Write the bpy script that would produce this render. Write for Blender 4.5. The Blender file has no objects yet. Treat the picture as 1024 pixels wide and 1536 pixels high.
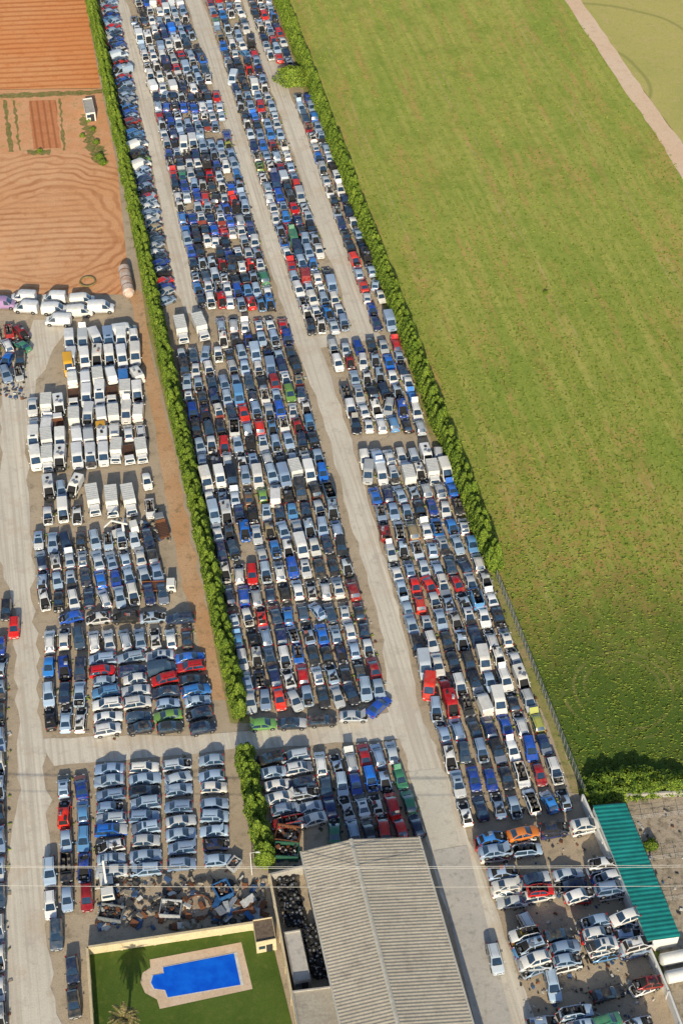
import bpy, bmesh, math, random
import numpy as np
from mathutils import Vector, Matrix
random.seed(7); np.random.seed(7)
R=random.random; U=random.uniform
scene=bpy.context.scene
COL=scene.collection
# ------------------------------------------------------------------ survey -> ground coordinates
F=2290.0; TH=math.radians(46); H=197.0
def G(u,v,z=0.0,zo=None):
    dx=u-512; dy=v-768
    t=(H-z)/(F*math.sin(TH)+dy*math.cos(TH))
    return Vector((dx*t,(F*math.cos(TH)-dy*math.sin(TH))*t,z if zo is None else zo))
A=(G(135,0)-G(360,1075)).normalized()      # yard long axis (away from camera)
C=Vector((A.y,-A.x,0))                      # across, to the right
# ------------------------------------------------------------------ materials
def nt(name):
    m=bpy.data.materials.new(name); m.use_nodes=True
    t=m.node_tree; b=t.nodes['Principled BSDF']; return m,t,b
def N(t,typ,**k):
    n=t.nodes.new(typ)
    for a,b in k.items(): setattr(n,a,b)
    return n
def col4(c): return (c[0],c[1],c[2],1)
def noise(t,vec,scale,detail=4,rough=.6):
    n=N(t,'ShaderNodeTexNoise'); n.inputs['Scale'].default_value=scale
    n.inputs['Detail'].default_value=detail; n.inputs['Roughness'].default_value=rough
    if vec is not None: t.links.new(vec,n.inputs['Vector'])
    return n.outputs['Fac']
def ramp(t,fac,a,b):
    r=N(t,'ShaderNodeMapRange'); r.interpolation_type='SMOOTHSTEP'
    r.inputs['From Min'].default_value=a; r.inputs['From Max'].default_value=b
    t.links.new(fac,r.inputs['Value']); return r.outputs['Result']
def mix(t,fac,a,b,mode='MIX'):
    m=N(t,'ShaderNodeMix',data_type='RGBA',blend_type=mode)
    if isinstance(fac,(int,float)): m.inputs[0].default_value=fac
    else: t.links.new(fac,m.inputs[0])
    for s,i in ((a,6),(b,7)):
        if isinstance(s,(tuple,list)): m.inputs[i].default_value=col4(s)
        else: t.links.new(s,m.inputs[i])
    return m.outputs[2]
def mth(t,op,a,b=None,c=None):
    m=N(t,'ShaderNodeMath',operation=op)
    for i,s in enumerate((a,b,c)):
        if s is None: continue
        if isinstance(s,(int,float)): m.inputs[i].default_value=s
        else: t.links.new(s,m.inputs[i])
    return m.outputs[0]
def dotp(t,vec,d):
    m=N(t,'ShaderNodeVectorMath',operation='DOT_PRODUCT'); t.links.new(vec,m.inputs[0]); m.inputs[1].default_value=tuple(d)
    return m.outputs['Value']
def dist(t,vec,p):
    m=N(t,'ShaderNodeVectorMath',operation='DISTANCE'); t.links.new(vec,m.inputs[0]); m.inputs[1].default_value=tuple(p)
    return m.outputs['Value']
def bump(t,b,h,s,d=.1):
    n=N(t,'ShaderNodeBump'); n.inputs['Strength'].default_value=s; n.inputs['Distance'].default_value=d
    t.links.new(h,n.inputs['Height']); t.links.new(n.outputs['Normal'],b.inputs['Normal'])
def stretched(t,vec,d1,s1,d2,s2):
    c=N(t,'ShaderNodeCombineXYZ')
    t.links.new(mth(t,'MULTIPLY',dotp(t,vec,d1),s1),c.inputs[0]); t.links.new(mth(t,'MULTIPLY',dotp(t,vec,d2),s2),c.inputs[1])
    return c.outputs[0]
def earth(name,c1,c2,c3,s=(.05,.6,4),rough=.95,bs=.5,speck=None,extra=None,th=(.5,.7),dk=.72):
    m,t,b=nt(name); P=N(t,'ShaderNodeNewGeometry').outputs['Position']
    c=mix(t,ramp(t,noise(t,P,s[0],5),.35,.65),c1,c2)
    c=mix(t,ramp(t,noise(t,P,s[1],5,.7),*th),c,c3)
    fine=noise(t,P,s[2],4,.8)
    c=mix(t,ramp(t,fine,.3,.75),mix(t,1.0,c,(dk,dk,dk),'MULTIPLY'),c)
    if speck: c=mix(t,ramp(t,noise(t,P,2.3,3,.8),.62,.72),c,speck)
    if extra: c=extra(t,P,c)
    t.links.new(c,b.inputs['Base Color']); b.inputs['Roughness'].default_value=rough
    b.inputs['Specular IOR Level'].default_value=.15
    bump(t,b,fine,bs,.12); return m
def plain(name,c,rough=.6,metal=0,var=.25,scale=2.0,spec=.4):
    m,t,b=nt(name); P=N(t,'ShaderNodeTexCoord').outputs['Object']
    n=noise(t,P,scale,5,.7)
    cc=mix(t,ramp(t,n,.3,.7),tuple(x*(1-var) for x in c),c)
    t.links.new(cc,b.inputs['Base Color']); b.inputs['Roughness'].default_value=rough; b.inputs['Metallic'].default_value=metal
    b.inputs['Specular IOR Level'].default_value=spec
    return m
def m_paint(name='car_paint',dirt=.35,alt=None):
    m,t,b=nt(name); oi=N(t,'ShaderNodeObjectInfo'); P=N(t,'ShaderNodeTexCoord').outputs['Object']
    off=N(t,'ShaderNodeVectorMath',operation='ADD'); t.links.new(P,off.inputs[0])
    cx=N(t,'ShaderNodeCombineXYZ'); t.links.new(mth(t,'MULTIPLY',oi.outputs['Random'],90.),cx.inputs[0]); t.links.new(cx.outputs[0],off.inputs[1])
    n=noise(t,off.outputs[0],1.4,5,.65)
    base=oi.outputs['Color']
    if alt:
        r=mth(t,'FRACT',mth(t,'MULTIPLY',oi.outputs['Random'],17.3))
        base=mix(t,ramp(t,r,.30,.31),(.03,.03,.035),mix(t,ramp(t,r,.6,.61),(.55,.57,.6),mix(t,ramp(t,r,.8,.81),(.16,.2,.28),(.3,.05,.03))))
    amt=mth(t,'MULTIPLY',mth(t,'ADD',mth(t,'FRACT',mth(t,'MULTIPLY',oi.outputs['Random'],7.7)),.15),dirt)
    c=mix(t,mth(t,'MULTIPLY',ramp(t,n,.38,.7),amt),base,(.34,.27,.19))
    fine=noise(t,off.outputs[0],9,3,.7); c=mix(t,mth(t,'MULTIPLY',ramp(t,fine,.6,.75),.22),c,(.10,.06,.04))
    t.links.new(c,b.inputs['Base Color']); b.inputs['Metallic'].default_value=.05
    t.links.new(mth(t,'ADD',mth(t,'MULTIPLY',n,.35),.15),b.inputs['Roughness'])
    b.inputs['Coat Weight'].default_value=.5; b.inputs['Coat Roughness'].default_value=.12
    return m
M={}
M['paint']=m_paint('car_paint',.32)
M['panel']=m_paint('mismatched_panel',.4,True)
M['glass']=plain('car_glass',(.03,.07,.13),.09,0,.5,1.0,.9)
_g=M['glass'].node_tree.nodes['Principled BSDF']; _g.inputs['Coat Weight'].default_value=.7; _g.inputs['IOR'].default_value=1.9
M['void']=plain('car_interior',(.02,.02,.022),.9)
M['tyre']=plain('rubber',(.022,.022,.024),.85)
M['hub']=plain('wheel_metal',(.42,.43,.45),.4,.6)
M['trim']=plain('dark_plastic',(.04,.042,.045),.6)
M['lamp']=plain('lamp_glass',(.7,.72,.75),.15,.2)
M['tail']=plain('tail_lamp',(.35,.02,.015),.25)
M['engine']=plain('engine_metal',(.16,.15,.15),.6,.4,.6,6)
M['plate']=plain('white_plastic',(.75,.75,.72),.5)
M['rust']=plain('rusty_steel',(.22,.09,.045),.85,.1,.5,3)
M['seat']=plain('seat_fabric',(.16,.15,.15),.9,0,.5,4)
CARM=['paint','glass','void','tyre','hub','trim','lamp','tail','engine','plate','rust','panel','seat']
CI={k:i for i,k in enumerate(CARM)}
# ------------------------------------------------------------------ mesh helper
class MB:
    def __init__(s,mats): s.v=[];s.f=[];s.m=[];s.mats=mats
    def quad(s,pts,mi):
        b=len(s.v); s.v+= [tuple(p) for p in pts]; s.f.append(tuple(range(b,b+len(pts)))); s.m.append(mi)
    def box(s,c,d,mi,rot=None,taper=1.0,tmi=None):
        b=len(s.v); hx,hy,hz=d[0]/2,d[1]/2,d[2]/2
        P=[]
        for z in(-1,1):
            k=taper if z>0 else 1
            for x,y in((-1,-1),(1,-1),(1,1),(-1,1)): P.append(Vector((x*hx*k,y*hy*k,z*hz)))
        if rot is not None: P=[rot@p for p in P]
        s.v+=[tuple(p+Vector(c)) for p in P]
        for i,f in enumerate(((3,2,1,0),(4,5,6,7),(0,1,5,4),(1,2,6,5),(2,3,7,6),(3,0,4,7))):
            s.f.append(tuple(b+j for j in f)); s.m.append(tmi if (i==1 and tmi is not None) else mi)
    def cyl(s,p0,p1,r0,r1,n,mi,cap=None):
        p0=Vector(p0);p1=Vector(p1); d=(p1-p0).normalized()
        q=d.to_track_quat('Z','Y'); b=len(s.v)
        for p,r in((p0,r0),(p1,r1)):
            for i in range(n):
                a=2*math.pi*i/n; s.v.append(tuple(p+q@Vector((math.cos(a)*r,math.sin(a)*r,0))))
        for i in range(n):
            j=(i+1)%n; s.f.append((b+i,b+j,b+n+j,b+n+i)); s.m.append(mi)
        s.f.append(tuple(b+n+i for i in range(n))); s.m.append(mi if cap is None else cap)
        s.f.append(tuple(b+n-1-i for i in range(n))); s.m.append(mi if cap is None else cap)
    def mesh(s,name,smooth=None):
        me=bpy.data.meshes.new(name); me.from_pydata(s.v,[],s.f)
        for k in s.mats: me.materials.append(k)
        me.polygons.foreach_set('material_index',s.m)
        if smooth:
            me.polygons.foreach_set('use_smooth',[True]*len(s.f)); me.set_sharp_from_angle(angle=math.radians(smooth))
        me.update(); return me
def obj(name,me,loc=(0,0,0),rz=0,color=None,parent=None,scale=None):
    o=bpy.data.objects.new(name,me); o.location=loc; o.rotation_euler=(0,0,rz)
    if color: o.color=(color[0],color[1],color[2],1)
    if scale: o.scale=scale
    COL.objects.link(o)
    if parent: o.parent=parent
    return o
# ------------------------------------------------------------------ cars (front at -Y)
K={
'hatch':dict(st=[(0,.60,.50,.52,.55,.30),(.10,.76,.62,.70,.68,.22),(.35,.82,.72,.76,.78,.2),(1.0,.84,.86,.74,.94,.2),(1.72,.84,.90,.60,1.42,.2),(2.25,.845,.91,.61,1.46,.2),(2.36,.845,.91,.61,1.46,.2),(3.25,.83,.94,.58,1.40,.2),(3.72,.80,.96,.66,1.02,.22),(3.86,.78,.80,.66,.84,.24),(3.92,.70,.5,.6,.54,.3)],cowl=3,rf=4,rr=7,bb=8,L=3.92,wh=(.72,3.2),r=.29),
'sedan':dict(st=[(0,.62,.50,.54,.55,.30),(.10,.78,.62,.72,.68,.22),(.4,.85,.72,.79,.78,.2),(1.2,.87,.88,.77,.95,.2),(1.95,.87,.92,.60,1.38,.2),(2.5,.875,.93,.61,1.42,.2),(2.6,.875,.93,.61,1.42,.2),(3.2,.87,.95,.59,1.38,.2),(3.85,.86,.97,.74,1.05,.2),(4.3,.83,.93,.76,1.00,.22),(4.42,.80,.78,.7,.82,.24),(4.48,.7,.5,.6,.54,.3)],cowl=3,rf=4,rr=7,bb=8,L=4.48,wh=(.82,3.5),r=.31),
'wagon':dict(st=[(0,.62,.50,.54,.55,.30),(.10,.78,.62,.72,.68,.22),(.4,.85,.74,.79,.80,.2),(1.15,.87,.88,.77,.96,.2),(1.9,.87,.92,.62,1.42,.2),(2.5,.875,.93,.63,1.46,.2),(2.6,.875,.93,.63,1.46,.2),(4.0,.86,.95,.61,1.42,.2),(4.38,.82,.95,.70,1.00,.22),(4.48,.80,.78,.7,.82,.24),(4.52,.7,.5,.6,.54,.3)],cowl=3,rf=4,rr=7,bb=8,L=4.52,wh=(.82,3.5),r=.31),
'mpv':dict(st=[(0,.66,.55,.6,.6,.32),(.10,.80,.72,.74,.80,.24),(.35,.86,.86,.8,.93,.22),(.95,.88,.98,.78,1.08,.22),(1.65,.88,1.02,.66,1.62,.22),(2.3,.885,1.03,.67,1.68,.22),(2.42,.885,1.03,.67,1.68,.22),(3.85,.87,1.04,.65,1.64,.22),(4.2,.84,1.04,.72,1.12,.24),(4.3,.82,.8,.7,.85,.26),(4.34,.72,.5,.6,.54,.32)],cowl=3,rf=4,rr=7,bb=8,L=4.34,wh=(.8,3.45),r=.33),
'van':dict(st=[(0,.70,.6,.6,.66,.35),(.12,.88,.85,.8,.95,.3),(.4,.93,1.02,.85,1.1,.28),(.85,.95,1.14,.83,1.25,.28),(1.55,.95,1.18,.76,2.0,.28),(2.15,.955,1.2,.80,2.18,.28),(2.3,.955,1.2,.80,2.18,.28),(4.75,.95,1.2,.80,2.16,.28),(4.9,.93,1.2,.78,2.0,.3),(4.94,.9,.9,.85,1.0,.3),(4.98,.8,.55,.7,.6,.35)],cowl=3,rf=4,rr=7,bb=8,L=4.98,wh=(.9,4.0),r=.35),
}
def car_mesh(kind,state,seed):
    rs=random.Random(seed); k=K[kind]; st=k['st']; L=k['L']
    b=MB([M[x] for x in CARM]); y0=-L/2
    rings=[]
    for (y,w,zb,wt,zt,z0) in st:
        r=[(w*.9,z0),(w,z0+(zb-z0)*.5),(w*.985,zb),(wt+.05,zt-.05),(wt*.9,zt),(0,zt+.03)]
        pts=[(x,y0+y,z) for x,z in r]+[(-x,y0+y,z) for x,z in r[-2::-1]]
        base=len(b.v); b.v+=pts; rings.append(base)
    n=11; P=CI['paint']; GL=CI['glass']; PN=CI['panel']
    if state in('stripped','gutted'): GL=CI['void']
    nohood = state in('nohood','openhood','stripped','gutted')
    nofront= state in('gutted',)
    noroof = state=='noroof'
    sidealt=rs.choice((0,1,2))
    for i in range(len(st)-1):
        for j in range(n-1):
            jj=min(j,9-j); mi=P
            cab = k['cowl']<=i<k['bb']
            if jj==2 and cab:
                mi=GL
                if i in(5,) : mi=P
                if kind=='van' and i>=5: mi=P
            if jj==4 and (i==k['cowl'] or (i==k['rr'] and kind!='van')): mi=GL
            if jj==4 and nohood and i<k['cowl'] and i>0: continue
            if noroof and jj==4 and k['cowl']<=i<=k['rr']: continue
            if state=='mixed' and i<k['cowl'] and jj in(3,4): mi=PN
            if state=='mixed' and sidealt and jj<2 and (4<=i<=4 if sidealt==1 else 6<=i<=6) and j<5: mi=PN
            if jj==0: mi=CI['trim'] if (i<1 or i>len(st)-3) else P
            if nofront and i<2:
                if jj>=2: continue
                mi=CI['trim']
            b.f.append((rings[i]+j,rings[i+1]+j,rings[i+1]+j+1,rings[i]+j+1)); b.m.append(mi)
    b.f.append(tuple(rings[0]+j for j in range(n))); b.m.append(P if not nofront else CI['trim'])
    b.f.append(tuple(rings[-1]+n-1-j for j in range(n))); b.m.append(P)
    for i in range(len(st)-1):
        b.f.append((rings[i],rings[i]+n-1,rings[i+1]+n-1,rings[i+1])); b.m.append(CI['void'])
    W=st[2][1]; zb=st[1][2]
    if noroof or state in('stripped',):
        for yy in(st[4][0]+.35,st[6][0]+.55):
            for sx in(-.38,.38): b.box((sx,y0+yy,.7),(.46,.5,.3),CI['seat']); b.box((sx,y0+yy+.3,.95),(.44,.14,.5),CI['seat'])
        b.box((0,y0+st[3][0]+.35,.85),(W*1.6,.3,.25),CI['trim'])
    if not nofront:
        for sx in(-1,1):
            b.box((sx*W*.70,y0+.13,zb+.0),(.30,.2,.15),CI['lamp'],Matrix.Rotation(sx*.35,3,'Z'))
        b.box((0,y0+.055,zb-.01),(W*.8,.08,.12),CI['trim'])
        b.box((0,y0-.004,.44),(.5,.02,.11),CI['plate'])
        b.box((0,y0+.0,.33),(W*1.1,.03,.08),CI['trim'])
    zt=st[-3][2]
    for sx in(-1,1):
        b.box((sx*st[-3][1]*.86,-y0-.10,zt-.02),(.2,.14,.26 if kind!='sedan' else .16),CI['tail'])
        cy=y0+st[k['cowl']][0]+.35
        b.box((sx*(W+.12),cy,st[k['cowl']][2]+.1),(.18,.1,.13),P)
    b.box((0,-y0+.004,.62),(.5,.02,.11),CI['plate'])
    b.box((0,y0+st[k['cowl']][0]-.02,st[k['cowl']][4]+.035),(W*1.35,.12,.02),CI['trim'])
    if state=='mixed': b.box((0,y0+st[4][0]+.45,st[5][4]+.03),(.75,.4,.02),CI['glass'])
    if kind in('mpv','wagon') and not noroof:
        for sx in(-1,1): b.box((sx*st[5][3]*.82,y0+(st[4][0]+st[7][0])/2,st[5][4]+.05),(.04,(st[7][0]-st[4][0])*.8,.03),CI['trim'])
    for sx in(-1,1):
        for yy in (st[k['cowl']][0]+.28,st[5][0]+.02,min(st[7][0]-.1,st[5][0]+1.05)):
            b.box((sx*(W+.004),y0+yy,.62),(.012,.02,.5),CI['trim'])
        b.box((sx*(W+.018),0,.5),(.02,L*.42,.05),CI['trim'])
    ww=k['r']
    nowheel=state in('stripped','gutted') and rs.random()<.6
    for wy in k['wh']:
        for sx in(-1,1):
            x=sx*(st[4][1]+.006)
            b.cyl((x-sx*.05,y0+wy,ww+.02),(x,y0+wy,ww+.02),ww+.07,ww+.07,12,CI['void'])
            if nowheel and rs.random()<.7: continue
            b.cyl((x-sx*.2,y0+wy,ww),(x+sx*.02,y0+wy,ww),ww,ww,12,CI['tyre'])
            b.cyl((x,y0+wy,ww),(x+sx*.03,y0+wy,ww),ww*.62,ww*.55,8,CI['hub'])
    if nohood:
        yc0=st[1][0]; yc1=st[k['cowl']][0]; zf=.5
        b.quad([(-W*.85,y0+yc0,zf),(W*.85,y0+yc0,zf),(W*.85,y0+yc1,zf),(-W*.85,y0+yc1,zf)],CI['void'])
        b.quad([(-W*.85,y0+yc1,zf),(W*.85,y0+yc1,zf),(W*.8,y0+yc1,.92),(-W*.8,y0+yc1,.92)],CI['void'])
        b.box((0,y0+yc0+.08,.6),(W*1.2,.08,.2),CI['engine'])
        b.box((.05,y0+(yc0+yc1)/2,.66),(.6,.42,.26),CI['engine'],Matrix.Rotation(.1,3,'Z'))
        b.box((.0,y0+(yc0+yc1)/2+.05,.81),(.4,.2,.06),CI['hub'])
        b.box((-W*.6,y0+(yc0+yc1)/2+.1,.68),(.22,.3,.2),CI['trim'])
        b.box((W*.62,y0+(yc0+yc1)/2-.1,.7),(.16,.2,.14),CI['plate'])
    if state=='openhood':
        yc1=st[k['cowl']][0]; ln=yc1-.15; ang=math.radians(rs.uniform(42,62))
        rot=Matrix.Rotation(-ang,3,'X'); c=Vector((0,y0+yc1-.03,st[k['cowl']][4]))+rot@Vector((0,-ln/2,0))
        b.box(c,(W*1.6,ln,.035),P,rot)
        b.box(c+rot@Vector((0,0,-.028)),(W*1.35,ln*.8,.015),CI['trim'],rot)
    if state in('stripped','gutted','nohood') and rs.random()<.6:
        sx=rs.choice((-1,1)); rot=Matrix.Rotation(sx*rs.uniform(.5,1.0),3,'Z')
        b.box(Vector((sx*(W+.02),y0+st[k['cowl']][0]+.3,.62))+rot@Vector((0,.5,0)),(.06,1.0,.62),P,rot)
    if state in('gutted','stripped'):
        for q in range(3):
            s=rs.uniform(.3,.7)
            b.box((rs.uniform(-.4,.4),rs.uniform(-.2,1.4),st[5][4]+.12),(s,s*rs.uniform(.4,1.4),.14),rs.choice((PN,CI['trim'],CI['hub'],CI['tyre'])),Matrix.Rotation(rs.uniform(0,3),3,'Z')@Matrix.Rotation(rs.uniform(-.3,.3),3,'X'))
    if state=='openboot':
        rot=Matrix.Rotation(math.radians(55),3,'X'); yy=st[k['rr']][0]
        c=Vector((0,y0+yy,st[k['rr']][4]))+rot@Vector((0,.45,0))
        b.box(c,(W*1.3,.9,.04),P,rot)
    return b.mesh('%s_%s'%(kind,state),35)
CARS={}
STATES=('ok','nohood','openhood','stripped','gutted','openboot','mixed','noroof')
for kd in K:
    for i,s in enumerate(STATES):
        CARS[kd,s]=car_mesh(kd,s,i*31+len(kd))
def lorry(box=True,L=7.0):
    b=MB([M[x] for x in CARM]); P=CI['paint']
    y0=-L/2
    b.box((0,y0+.95,.75),(2.2,1.9,.8),P)
    b.box((0,y0+1.0,1.65),(2.15,1.8,1.0),P,None,.88)
    b.quad([(-.9,y0+.095,1.25),(.9,y0+.095,1.25),(.82,y0+.17,1.98),(-.82,y0+.17,1.98)],CI['glass'])
    for sx in(-1,1):
        b.box((sx*1.06,y0+.8,1.6),(.04,.9,.55),CI['glass']); b.box((sx*1.25,y0+.3,1.6),(.15,.12,.4),CI['trim'])
        b.box((sx*.8,y0-.01,.7),(.32,.04,.2),CI['lamp'])
        b.box((sx*.45,.9,.7),(.12,L-2.0,.2),CI['rust' if not box else 'trim'])
    b.box((0,y0-.01,.95),(1.1,.03,.25),CI['trim']); b.box((0,y0-.02,.42),(2.1,.1,.2),CI['trim'])
    for wy in(y0+.95,L/2-1.4):
        for sx in(-1,1):
            b.cyl((sx*.8,wy,.45),(sx*1.12,wy,.45),.45,.45,14,CI['tyre']); b.cyl((sx*1.1,wy,.45),(sx*1.14,wy,.45),.25,.22,10,CI['hub'])
    if box:
        b.box((0,y0+2.15+(L-2.3)/2,2.1),(2.35,L-2.3,2.3),CI['plate'])
        for k in range(7): b.box((0,y0+2.6+k*(L-3)/7,3.26),(2.3,.05,.03),CI['hub'])
        for sx in(-1,1): b.box((sx*1.19,y0+2.15+(L-2.3)/2,1.0),(.03,L-2.3,.1),CI['trim'])
    else:
        b.box((0,y0+2.15+(L-2.3)/2,.95),(2.3,L-2.3,.14),CI['rust'])
        for k in range(9): b.box((0,y0+2.4+k*(L-2.6)/9,1.05),(2.2,.12,.05),CI['trim'])
        for sx in(-1,1): b.box((sx*1.15,y0+2.15+(L-2.3)/2,1.15),(.05,L-2.3,.25),CI['rust'])
        b.box((0,y0+2.2,1.5),(2.2,.08,.9),CI['rust'])
    return b.mesh('lorry',35)
LB=lorry(True); LF=lorry(False)
WHITE=[(.82,.83,.84),(.78,.80,.83),(.82,.81,.78)]
SIL=[(.40,.53,.70),(.32,.44,.63),(.54,.62,.72),(.24,.35,.54),(.36,.48,.64),(.50,.53,.56)]
DARK=[(.010,.016,.03),(.012,.03,.08),(.010,.03,.13),(.03,.035,.04),(.04,.08,.14),(.016,.018,.024)]
BLUE=[(.012,.10,.56),(.008,.055,.36),(.03,.22,.66),(.012,.16,.68),(.10,.30,.60)]
RED=[(.70,.012,.01),(.56,.008,.012),(.75,.03,.015),(.34,.010,.018)]
ODD=[(.8,.55,.03),(.8,.22,.02),(.18,.36,.08),(.05,.25,.14),(.40,.32,.18),(.22,.13,.07),(.45,.48,.1)]
def pick(w):
    w=(w[0]*1.2+1,w[1]*1.1,w[2]*.85,w[3]*1.1,w[4]*1.2,w[5])
    g=random.choices((WHITE,SIL,DARK,BLUE,RED,ODD),w)[0]; c=random.choice(g); k=U(.8,1.12)
    return tuple(min(.88,x*k) for x in c)
W0=(20,34,27,12,6,2)
S0=(44,12,8,8,5,5,13,5)
def put_car(p,ang,kind=None,state=None,color=None,w=W0,z=.05,name=None,states=S0,roll=0):
    if kind is None: kind=random.choices(('hatch','sedan','wagon','mpv','van'),(36,26,16,17,5))[0]
    if state is None: state=random.choices(STATES,states)[0]
    if color is None: color=pick(w)
    if name is None: name=('parked_van' if kind=='van' else 'parked_car') if state in('ok','openboot','mixed') else ('scrapped_van' if kind=='van' else 'scrapped_car')
    s=U(1.0,1.1)
    o=obj(name,CARS[kind,state],(p.x,p.y,z),ang,color)
    o.scale=(s,s*U(.95,1.03),s*U(.95,1.05))
    if roll or state in('gutted','stripped'):
        r=max(roll,.035); o.rotation_euler=(U(-r,r),U(-r,r),ang)
    return o
PLACED=[]
def heading(v): return math.atan2(v.y,v.x)+math.pi/2
def fill(q,mode='col',pc=2.4,pa=4.5,skip=.015,w=W0,kinds=None,toward=.7,jit=.16,lean=0,states=S0,big=1,ang_s=.05):
    TL,TR,BL,BR=[G(x,y,.6,0) for x,y in q]
    wd=((TR-TL).length+(BR-BL).length)/2; n=max(1,round(wd/pc))
    for k in range(n):
        s=(k+.5)/n; a=TL.lerp(TR,s); b=BL.lerp(BR,s); d=(a-b); ln=d.length; d.normalize()
        m=max(1,round(ln/pa)); off=U(-.5,.5)*(.7 if mode=='col' else .25)
        for j in range(m):
            if R()<skip: continue
            p=b+d*((j+.5)/m*ln+off)+Vector((U(-jit,jit),U(-jit*2.2,jit*2.2),0))
            rr=random.Random(j*7+int(abs(q[0][0])))
            tw = (rr.random()<toward) if R()<.8 else (R()<.5)
            hd = -d if tw else d
            ang=heading(hd)
            if mode=='side': ang=heading(Vector((d.y,-d.x,0))*(1 if (R()<.5) else -1))+lean
            elif lean: ang+=lean
            ang+=random.gauss(0,ang_s)
            if R()<.04: ang+=U(-.35,.35)
            kd=random.choices(('hatch','sedan','wagon','mpv','van'),kinds)[0] if kinds else None
            if kinds and kinds[4]>60 and R()<.2:
                bx=R()<.7
                obj('box_truck' if bx else 'flatbed_truck',LB if bx else LF,(p.x,p.y,.05),ang,random.choice(WHITE),scale=(.88,.72,.78)); continue
            o=put_car(p,ang,kd,w=w,states=states)
            if big!=1: o.scale=o.scale*big
            PLACED.append(p)
VK=(4,2,4,12,78); VW=(82,6,3,4,1,2)
OKS=(80,3,3,2,1,5,6,0)
fill([(147,-30),(166,-30),(238,455),(264,455)],'side',4.4,2.1,.02,lean=.45)
fill([(182,-30),(264,-30),(212,25),(282,25)],'col',2.3,4.9,kinds=(20,10,10,20,40),w=(50,25,12,8,4,1))
fill([(194,25),(282,25),(224,138),(328,138)],'col',2.2,4.5,kinds=(30,15,20,20,15),w=(38,30,17,9,5,2))
fill([(226,140),(330,140),(297,462),(415,466)],'col',2.2,4.2,w=(13,30,37,12,7,2),states=(28,18,12,18,7,4,12,5))
fill([(297,-30),(352,-30),(370,210),(430,210)],'col',2.25,4.3,w=(26,32,24,13,5,1))
fill([(370,212),(430,212),(460,502),(527,496)],'col',2.25,4.3,w=(20,33,27,9,10,1))
fill([(360,-30),(398,-30),(400,88),(442,100)],'col',2.3,4.4)
fill([(438,142),(466,142),(558,500),(598,494)],'col',2.25,4.3,w=(22,30,30,10,7,1))
def sub(q,a,b):
    TL,TR,BL,BR=[Vector(p) for p in q]
    return [TL.lerp(BL,a),TR.lerp(BR,a),TL.lerp(BL,b),TR.lerp(BR,b)]
QD=[(252,480),(432,478),(368,1070),(583,1052)]
for a,b,kk,ww,st in ((0.075,.22,None,(16,35,34,9,4,2),None),(.22,.385,None,(22,36,26,8,7,1),None),(.385,.43,(0,0,0,30,70),(60,30,5,5,0,0),OKS),(.43,.62,None,(16,36,34,9,4,1),None),(.62,.79,None,(20,30,34,10,4,2),None),(.79,1.0,None,(20,28,36,11,4,1),None)):
    fill(sub(QD,a,b),'col',2.42,4.55,.012,ww,kk,states=st or S0)
fill([(320,478),(430,478),(326,523),(444,520)],'col',2.42,4.6,.03,(30,34,22,8,4,1))
for x,y,c,k in((395,1087,(.16,.38,.10),'hatch'),(438,1086,(.02,.03,.05),'sedan'),(483,1082,(.03,.03,.04),'wagon'),(530,1075,(.5,.54,.6),'sedan')):
    put_car(G(x,y,.6,0),heading(Vector((1,.05,0)))+U(-.1,.1),k,None,c)
put_car(G(568,1060,.6,0),heading(Vector((1,1.1,0))),'sedan','ok',(.01,.08,.5))
fill([(487,516),(600,506),(527,652),(642,648)],'col',2.4,4.3,w=(28,34,22,12,3,1))
QE=[(535,682),(664,676),(690,1240),(866,1218)]
for a,b,kk,ww in ((0,.035,(0,5,5,60,30),(50,40,5,5,0,0)),(.035,.085,(0,0,0,30,70),(60,35,5,0,0,0)),(.085,.34,None,(20,34,32,10,5,1)),(.34,.43,None,(16,24,20,8,30,4)),(.43,.60,None,(38,30,22,7,3,2)),(.60,.78,None,(24,26,30,8,10,2)),(.78,1.0,None,(18,30,34,12,5,1))):
    fill(sub(QE,a,b),'col',2.42,4.45,.015,ww,kk)
fill([(387,1132),(460,1126),(416,1246),(486,1240)],'side',4.7,2.4,.05,w=(22,34,30,3,10,1))
fill([(468,1134),(592,1112),(494,1264),(643,1258)],'col',2.45,4.5,w=(20,24,30,10,10,6))
fill([(-60,490),(45,490),(-60,590),(38,570)],'col',2.6,4.6,w=(20,14,24,20,8,4),states=(15,14,12,26,18,5,8,8),ang_s=.3)
fill([(96,500),(210,497),(108,704),(224,694)],'col',2.6,5.3,.04,VW,VK,jit=.15,big=1.04)
fill([(40,600),(98,600),(45,708),(100,704)],'col',2.7,5.4,.04,VW,VK,jit=.2,big=1.06)
fill([(60,718),(124,712),(66,792),(128,788)],'col',2.7,5.4,.08,(66,15,10,8,1,1),(5,6,8,20,60),jit=.3,states=(25,10,8,20,14,5,10,2))
fill([(205,705),(228,702),(214,784),(238,780)],'col',2.7,5.4,.08,(40,15,25,8,1,1),(20,16,12,30,20),jit=.3)
fill([(48,800),(230,796),(58,918),(260,905)],'col',2.45,4.5,w=(22,38,27,7,4,1))
fill([(86,918),(290,918),(88,936),(292,936)],'side',4.3,2.1,w=(16,20,50,10,2,0),states=(8,18,10,30,25,3,5,3))
fill([(62,944),(287,940),(64,982),(294,977)],'col',2.45,4.5,w=(26,36,26,8,4,0))
fill([(62,986),(132,986),(64,1100),(134,1098)],'col',2.5,4.5,w=(20,34,30,10,5,1))
fill([(132,982),(304,976),(140,1104),(328,1098)],'side',4.6,2.3,.01,w=(14,34,26,14,7,4),states=OKS)
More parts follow.
